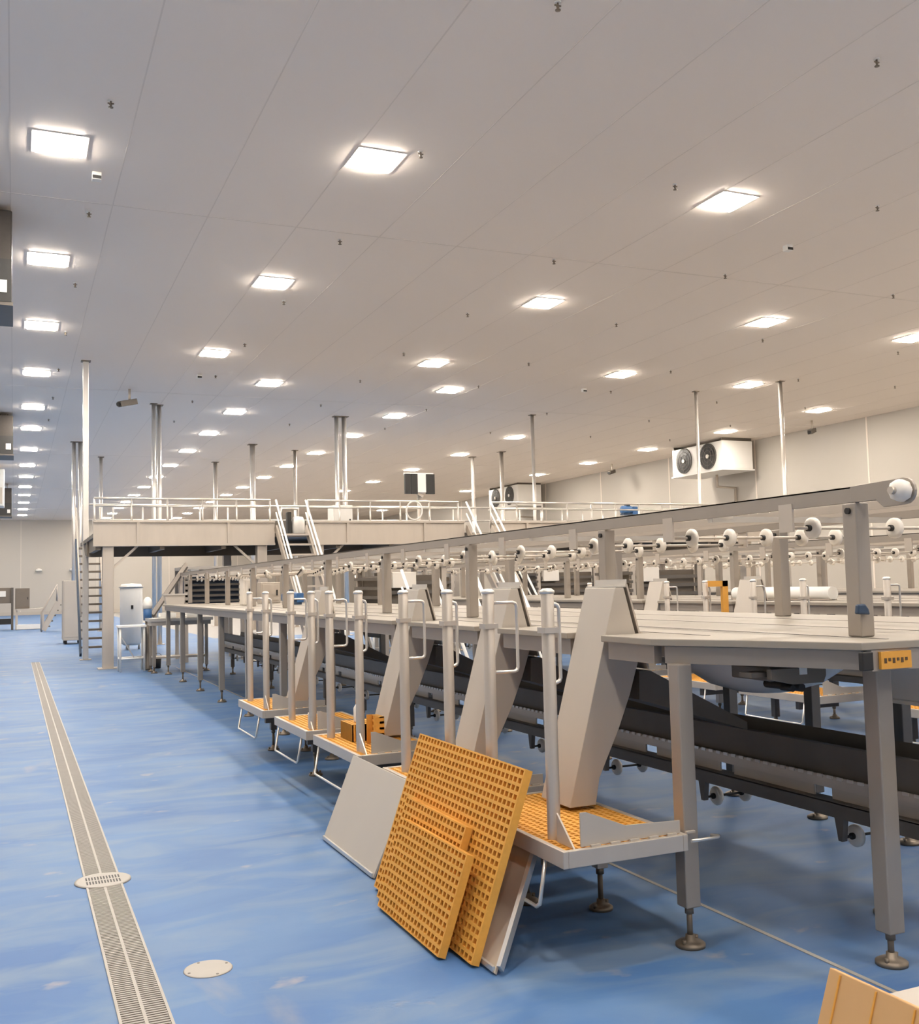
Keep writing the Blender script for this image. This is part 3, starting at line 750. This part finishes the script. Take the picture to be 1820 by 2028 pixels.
# ------------------------------------------------------------------ stairs with white handrails
def stair(x, wd, ytop, ztop, label, run=1.0, rail='paint', base=0.0, d=-1, m='steel', group='stairs with white handrails', hr=.9):
    L = (ztop-base)*run; yb = ytop+d*L
    t = thing('access_stair', label, 'stairs', (x, yb, base), group)
    for xx in (x, x+wd): 
        a = MB().bar((xx, ytop, ztop-.06), (xx, yb, base+.02), .04, .16)
        a.build('stringer', m, t)
        h = MB().tube([(xx, ytop, ztop+hr), (xx, yb, base+hr), (xx, yb, base+.05)], .024, 8).tube([(xx, ytop, ztop+hr/2), (xx, yb, base+hr/2)], .018, 8)
        h.build('handrail', rail, t)
    n = int((ztop-base)/.22)
    for k in range(1, n):
        f = k/n; yy = yb+(ytop-yb)*f; zz = base+(ztop-base)*f
        MB().box(x+.02, x+wd-.02, yy-.1, yy+.1, zz-.02, zz+.02).build('tread', 'steel', t)
    return t

# ------------------------------------------------------------------ mezzanine
t = thing('mezzanine', 'raised steel walkway with railings across the hall', 'mezzanine', (8, 24, 0))
MZ = t
YM = 22.5
for x0, x1 in ((1.50, 5.32), (6.12, 9.95), (10.75, 19.5)):
    a = MB().box(x0, x1, YM, YM+.03, 2.56, 3.06).box(x0, x1, YM-.06, YM+.12, 3.05, 3.09).box(x0, x1, YM-.06, YM+.12, 2.55, 2.60)
    k = x0+.9
    while k < x1: a.box(k-.03, k+.03, YM-.05, YM, 2.60, 3.05); k += 1.9
    a.box(x0, x1, YM-.012, YM, 2.60, 2.86)
    a.build('fascia_beam', 'steel', t)
    p = MB()
    k = x0+.04
    while k < x1+.01: p.cyl((k, YM+.25, 2.80), (k, YM+.25, 3.58), .022, n=8); k += max(.55, (x1-x0-.08)/round((x1-x0)/.7)*.999)
    p.tube([(x0+.03, YM+.25, 3.58), (x1-.03, YM+.25, 3.58)], .026, 8).tube([(x0+.03, YM+.25, 3.42), (x1-.03, YM+.25, 3.42)], .02, 8).box(x0, x1, YM+.24, YM+.26, 2.82, 3.12)
    p.build('railing', 'bright', t)
MB().box(1.50, 19.5, YM+.05, 27.0, 2.74, 2.82).build('deck', 'steel_dark_shade', t)
a = MB(); x = 1.6
while x < 19.5: a.box(x-.05, x+.05, YM+.05, 27.0, 2.48, 2.74); x += 1.3
a.box(1.5, 19.5, 24.6, 24.75, 2.40, 2.74); a.build('joists', 'brown', t)
p = MB()
for k in range(26): p.cyl((1.55+k*.715, 26.9, 2.8), (1.55+k*.715, 26.9, 3.78), .022, n=8)
p.tube([(1.55, 26.9, 3.78), (19.45, 26.9, 3.78)], .026, 8).tube([(1.55, 26.9, 3.4), (19.45, 26.9, 3.4)], .02, 8); p.build('railing', 'bright', t)
for x in (1.80, 5.05, 6.35, 9.7, 11.0, 14.5, 18.5):
    q = MB().box(x-.11, x+.11, YM+.04, YM+.26, .02, 2.74).build('post', 'steel', t, .008)
    MB().box(x-.2, x+.2, YM-.05, YM+.35, 0, .02).build('base_plate', 'steel', q)
    s = 1 if x != 5.05 else -1
    MB().bar((x+s*.05, YM+.15, 2.05), (x+s*.6, YM+.15, 2.56), .05, .05).build('brace', 'steel', q)
for x in (5.05, 9.7, 14.5, 18.5): MB().box(x-.1, x+.1, 26.6, 26.8, 0, 2.74).build('post', 'steel', t, .008)
stair(5.36, .68, YM, 3.0, 'first stair from the mezzanine, with white rails, left of centre', 1.0, hr=.56)
stair(10.02, .66, YM, 3.0, 'second stair from the mezzanine, with white rails, right of centre', 1.0, hr=.56)
# steep access ladder behind the left end
t = thing('steep_ladder', 'tall open-tread ladder stair with a blue side at the mezzanine left end', 'stairs', (1.85, 27.6, 0))
for xx, mm in ((1.53, 'navy'), (2.14, 'steel')): 
    MB().bar((xx, 27.4, .0+.02), (xx, 29.6, 3.0), .05, .2).build('stringer', mm, t)
    MB().tube([(xx, 27.35, 1.0), (xx, 29.5, 3.9)], .022, 8).build('handrail', 'steel', t)
for k in range(1, 14):
    f = k/14; MB().box(1.555, 2.115, 27.4+2.2*f-.11, 27.4+2.2*f+.11, 3.0*f-.02, 3.0*f+.03).build('tread', 'brown', t)
# things on the walkway
def cabinet(x0, x1, y0, y1, z0, z1, label, m='paint', name='control_cabinet', cat='cabinet', grp=None):
    t = thing(name, label, cat, ((x0+x1)/2, (y0+y1)/2, z0), grp)
    MB().box(x0, x1, y0, y1, z0, z1).build('housing', m, t, .01)
    MB().box(x0+.03, x1-.03, y0-.012, y0, z0+.04*(z1-z0)+.03, z1-.03).build('door', m, t, .004)
    MB().box(x1-.08*(x1-x0)-.05, x1-.06*(x1-x0)-.03, y0-.03, y0-.012, (z0+z1)/2-.05, (z0+z1)/2+.05).build('handle', 'rubber', t)
    return t
cabinet(7.25, 7.75, 24.4, 24.9, 2.82, 3.62, 'white control cabinet standing on the walkway', 'paint')
cabinet(15.3, 16.1, 24.0, 24.6, 2.82, 3.36, 'low steel box on the walkway under the blue motor', 'steel', 'steel_box')
motor(15.8, 24.3, 3.361, 'blue motor on a steel box at the right end of the walkway', 1.5)
t = thing('pump_unit', 'white and dark pump unit on the walkway above the first stair', 'pump', (6.1, 24.2, 2.82))
MB().lathe([(0, 2.82), (.16, 2.82), (.16, 3.2), (.12, 3.3), (0, 3.32)], (6.3, 24.2, 0), 'z', 16).build('tank', 'paint', t)
MB().box(6.02, 6.12, 24.1, 24.3, 2.82, 3.42).build('motor_body', 'black', t, .02)
MB().tube([(6.3, 24.2, 3.32), (6.3, 24.2, 3.5), (5.9, 24.2, 3.5), (5.9, 24.2, 3.2)], .03, 8).build('pipe', 'bright', t)
t = thing('hose_loop', 'pale hose loop hung on the walkway railing', 'hose', (8.75, 22.68, 3.3))
MB().tube([(8.75+.2*math.cos(2*PI*k/24), 22.70, 3.36+.22*math.sin(2*PI*k/24)) for k in range(24)], .02, 8, True).build('coil', 'paint', t)

# ------------------------------------------------------------------ machines behind the first line
def cross_stair(x, y, label):
    return stair(x, .55, y, 1.30, label, .9, 'paint', 0, -1, 'steel_dark_shade', hr=.52)
cross_stair(5.4, 14.6, 'crossover stair with white rails left of the largest chute')
cross_stair(5.4, 12.0, 'crossover stair with white rails behind the largest chute')
cross_stair(6.4, 18.5, 'crossover stair with white rails at the third chute')
cross_stair(6.9, 21.6, 'crossover stair with white rails farthest back among the machines')
def machine(x0, x1, y0, y1, z1, label, slats=6):
    t = thing('processing_machine', label, 'machine', ((x0+x1)/2, (y0+y1)/2, 0), 'dark processing machines behind the lines')
    for x in (x0+.05, x1-.05):
        for y in (y0+.05, y1-.05): MB().box(x-.04, x+.04, y-.04, y+.04, 0, z1).build('upright', 'steel', t)
    MB().box(x0+.08, x1-.08, y0+.12, y1-.12, .75, z1-.25).build('housing', 'brown', t, .02)
    a = MB()
    for k in range(slats):
        z = .85+(z1-1.25)*k/(slats-1)
        a.box(x0, x1, y0+.02, y0+.07, z, z+.06); a.box(x0-.02, x0+.03, y0, y1, z+.08, z+.13)
    a.build('side_rails', 'steel_dark_shade', t)
    MB().box(x0-.03, x1+.03, y0-.03, y1+.03, z1-.12, z1-.05).build('top_frame', 'steel', t)
    MB().box(x0+.15, x0+.55, y0-.05, y0+.1, z1-.45, z1-.2).build('control_box', 'white', t, .01)
    return t
machine(5.3, 6.4, 15.2, 16.6, 2.0, 'dark framed machine left of the crossover stairs', 6)
machine(9.9, 11.4, 15.2, 16.4, 2.0, 'dark framed machine between the second and third tables')
machine(7.5, 9.2, 21.4, 22.2, 2.0, 'dark framed machine under the mezzanine middle')
machine(11.0, 12.6, 20.8, 22.0, 2.05, 'dark framed machine under the mezzanine right part')
t = thing('slatted_machine', 'dark blue-grey slatted machine behind the far end of the front line', 'machine', (4.1, 24.5, 0))
for x in (3.5, 4.75):
    for y in (23.3, 24.7): MB().box(x-.04, x+.04, y-.04, y+.04, 0, 2.1).build('upright', 'steel', t)
MB().box(3.55, 4.70, 23.4, 24.6, 1.15, 1.95).build('housing', 'navy', t, .02)
a = MB()
for k in range(6): a.box(3.48, 4.77, 23.26, 23.33, 1.20+k*.12, 1.25+k*.12)
a.build('slats', 'steel_dark_shade', t)
MB().box(3.46, 4.79, 23.25, 24.75, 2.05, 2.12).build('top_frame', 'bright', t)
a = MB()
for k in range(4): a.box(3.60+k*.29, 3.78+k*.29, 23.24, 23.30, 1.95, 2.05)
a.build('windows', 'paint', t)
t = thing('inclined_conveyor', 'dark inclined conveyor rising left of the slatted machine', 'conveyor', (3.1, 23, 0))
MB().bar((2.72, 23.0, 1.05), (3.45, 23.0, 2.12), .3, .09).build('bed', 'steel_dark_shade', t)
MB().bar((2.72, 22.84, 1.10), (3.45, 22.84, 2.18), .02, .08).build('side_rail', 'steel', t)
for x, z in ((2.8, 1.12), (3.35, 1.9)): MB().box(x-.03, x+.03, 22.95, 23.05, 0, z).build('leg', 'steel', t)
# side tables
t = thing('side_table', 'low steel side table beyond the front table with white trays', 'table', (3.0, 19.8, 0))
MB().box(2.40, 3.62, 20.6, 21.3, 1.0, 1.06).build('tabletop', 'bright', t, .004)
MB().box(2.44, 3.58, 20.64, 21.26, .92, 1.0).build('apron', 'steel', t)
for x in (2.5, 3.5):
    for y in (20.7, 21.2): add_leg(t, x, y, .94, .06, .12)
MB().box(2.5, 3.5, 20.7, 21.2, .28, .31).build('shelf', 'steel', t)
for x0, l in ((2.62, 'left white tray on the low steel side table'), (3.12, 'right white tray on the low steel side table')):
    t = thing('white_tray', l, 'tray', (x0, 20.8, 1.06), 'white trays on the side table')
    MB().box(x0, x0+.3, 20.7, 21.0, 1.061, 1.09).build('base', 'paint', t, .005)
    MB().box(x0, x0+.3, 20.7, 20.71, 1.09, 1.16).box(x0, x0+.3, 20.99, 21.0, 1.09, 1.16).build('wall', 'paint', t)
t = thing('steel_hopper', 'small square steel hopper on the low side table', 'hopper', (2.95, 20.9, 1.06))
MB().prism([(2.75, 1.50), (3.15, 1.50), (3.08, 1.062), (2.82, 1.062)], 'y', 21.03, 21.27).build('body', 'sheet', t, .01)
MB().box(2.72, 3.18, 21.01, 21.29, 1.5, 1.53).build('rim', 'bright', t)
t = thing('dosing_pump', 'blue pump with a white dome beside the white tank', 'pump', (2.5, 21.7, 0))
MB().lathe([(0, .0), (.09, .0), (.09, .03), (.05, .04), (.05, 1.0), (.0, 1.0)], (2.5, 21.75, 0), 'z', 14).build('stand', 'steel_dark_shade', t)
MB().lathe([(0, 1.0), (.085, 1.0), (.085, 1.24), (0, 1.24)], (2.5, 21.75, 0), 'z', 16).build('motor_body', 'blue', t)
MB().lathe([(0, 1.24), (.09, 1.24), (.1, 1.32), (.08, 1.42), (.04, 1.47), (0, 1.48)], (2.5, 21.75, 0), 'z', 16).build('dome', 'paint', t)
t = thing('tubular_stand', 'white tubular stand in front of the white tank', 'stand', (2.17, 21.6, 0))
for x in (1.94, 2.40):
    for y in (21.45, 21.85): MB().cyl((x, y, 0), (x, y, .90), .022, n=10).build('leg', 'paint', t)
MB().box(1.90, 2.44, 21.4, 21.9, .88, .92).build('top', 'paint', t, .005)
a = MB().tube([(1.94, 21.45, .26), (2.40, 21.45, .26)], .02, 8).tube([(1.94, 21.85, .26), (2.40, 21.85, .26)], .02, 8).tube([(1.94, 21.45, .26), (1.94, 21.85, .26)], .02, 8).tube([(2.4, 21.45, .26), (2.4, 21.85, .26)], .02, 8)
a.build('lower_rail', 'paint', t)
MB().bar((1.96, 21.45, .7), (2.2, 21.45, .28), .03, .02).build('brace', 'bright', t)
t = thing('white_tank', 'upright white cylindrical tank behind the tubular stand', 'tank', (2.97, 29.6, 0))
MB().lathe([(0, .12), (.2, .12), (.30, .2), (.30, 1.72), (.26, 1.80), (0, 1.82)], (2.97, 29.6, 0), 'z', 28).build('vessel', 'paint', t)
MB().lathe([(.30, 1.70), (.33, 1.70), (.33, 1.74), (.30, 1.74)], (2.97, 29.6, 0), 'z', 28).build('rim', 'bright', t)
for an in (0, 2.1, 4.2): MB().cyl((2.97+.2*math.cos(an), 29.6+.2*math.sin(an), 0), (2.97+.2*math.cos(an), 29.6+.2*math.sin(an), .2), .03, n=8).build('leg', 'steel', t)
MB().box(2.93, 2.99, 29.27, 29.31, 1.12, 1.22).build('gauge', 'rubber', t)
t = thing('black_bucket', 'small black bucket on the floor right of the tubular stand', 'bucket', (2.73, 22.1, 0))
MB().lathe([(0, .0), (.06, .0), (.075, .25), (.068, .25), (.055, .02), (0, .02)], (2.73, 22.0, 0), 'z', 16).build('body', 'rubber', t)
MB().tube([(2.73+.075*math.cos(k*PI/8), 22.0, .24+.07*math.sin(k*PI/8)) for k in range(9)], .006, 6).build('handle', 'steel_dark_shade', t)
cabinet(1.40, 1.98, 34.2, 35.2, .12, 1.98, 'tall pale steel cabinet left of the steep ladder', 'sheet', 'steel_cabinet')
o = [q for q in bpy.data.objects if q.name.startswith('steel_cabinet')][0]
for x in (1.48, 1.90):
    for y in (34.3, 35.1): MB().cyl((x, y, 0), (x, y, .12), .04, n=8).build('foot', 'rubber', o)
cabinet(3.40, 3.55, 16.6, 16.9, 1.333, 1.76, 'pale control box standing on the far front table', 'white')
cabinet(3.95, 4.30, 17.8, 18.1, 1.333, 1.70, 'grey control box on the table right of the blue motor', 'steel', 'control_box')
# far left corner machines
t = thing('dark_machine', 'dark open machine at the far left edge', 'machine', (-.4, 51, 0))
for x in (-.75, -.08): MB().box(x-.05, x+.05, 50.3, 50.4, 0, 1.9).build('upright', 'steel_dark_shade', t)
MB().box(-.7, -.06, 50.4, 51, 1.2, 1.9).build('housing', 'brown', t, .02)
MB().box(-.62, -.35, 50.36, 50.4, 1.5, 1.75).build('screen', 'paint', t)
MB().box(-.75, -.05, 50.35, 51, .25, .5).build('base', 'rubber', t)
cabinet(.04, .64, 50.2, 51, .95, 1.86, 'brown panelled cabinet right of the dark machine at far left', 'brown', 'brown_cabinet')
t = thing('low_bench', 'low pale bench under the brown cabinet at far left', 'bench', (.55, 50.4, 0))
MB().box(0.02, 1.3, 50.1, 51.1, .86, .94).build('top', 'sheet', t)
for x in (.1, 1.2): MB().box(x-.05, x+.05, 50.2, 50.3, 0, .86).build('leg', 'steel', t)
MB().box(.1, 1.1, 50.0, 50.6, .02, .22).build('base_tray', 'paint', t)
t = thing('short_stair', 'short far stair rising towards the tall pale cabinet', 'stairs', (1.2, 46.5, 0))
for yy in (46.2, 47.0):
    MB().bar((1.12, yy, .06), (1.78, yy, 1.35), .05, .2).build('stringer', 'sheet', t)
    MB().tube([(1.05, yy, .0), (1.05, yy, .75), (1.66, yy, 1.95), (1.66, yy, 1.25)], .03, 8).build('handrail', 'steel', t)
for k in range(1, 6): MB().box(1.10+k*.11, 1.28+k*.11, 46.22, 46.98, k*.22-.02, k*.22+.02).build('tread', 'steel_dark_shade', t)
for x, y, l in ((1.7, 83.9, 'left of the far columns'), (4.1, 83.9, 'right of the far columns')):
    t = thing('wall_lamp', f'small white lamp on the cream back wall {l}', 'lamp', (x, y, 3.3), 'small lamps on the back wall')
    MB().lathe([(0, 0), (.25, 0), (.22, .12), (.1, .2), (0, .22)], (x, y, 3.3), 'z', 16).build('dome', 'paint', t)
    MB().box(x-.06, x+.06, y, YF, 3.2, 3.42).build('bracket', 'steel', t)
bpy.context.view_layer.update()
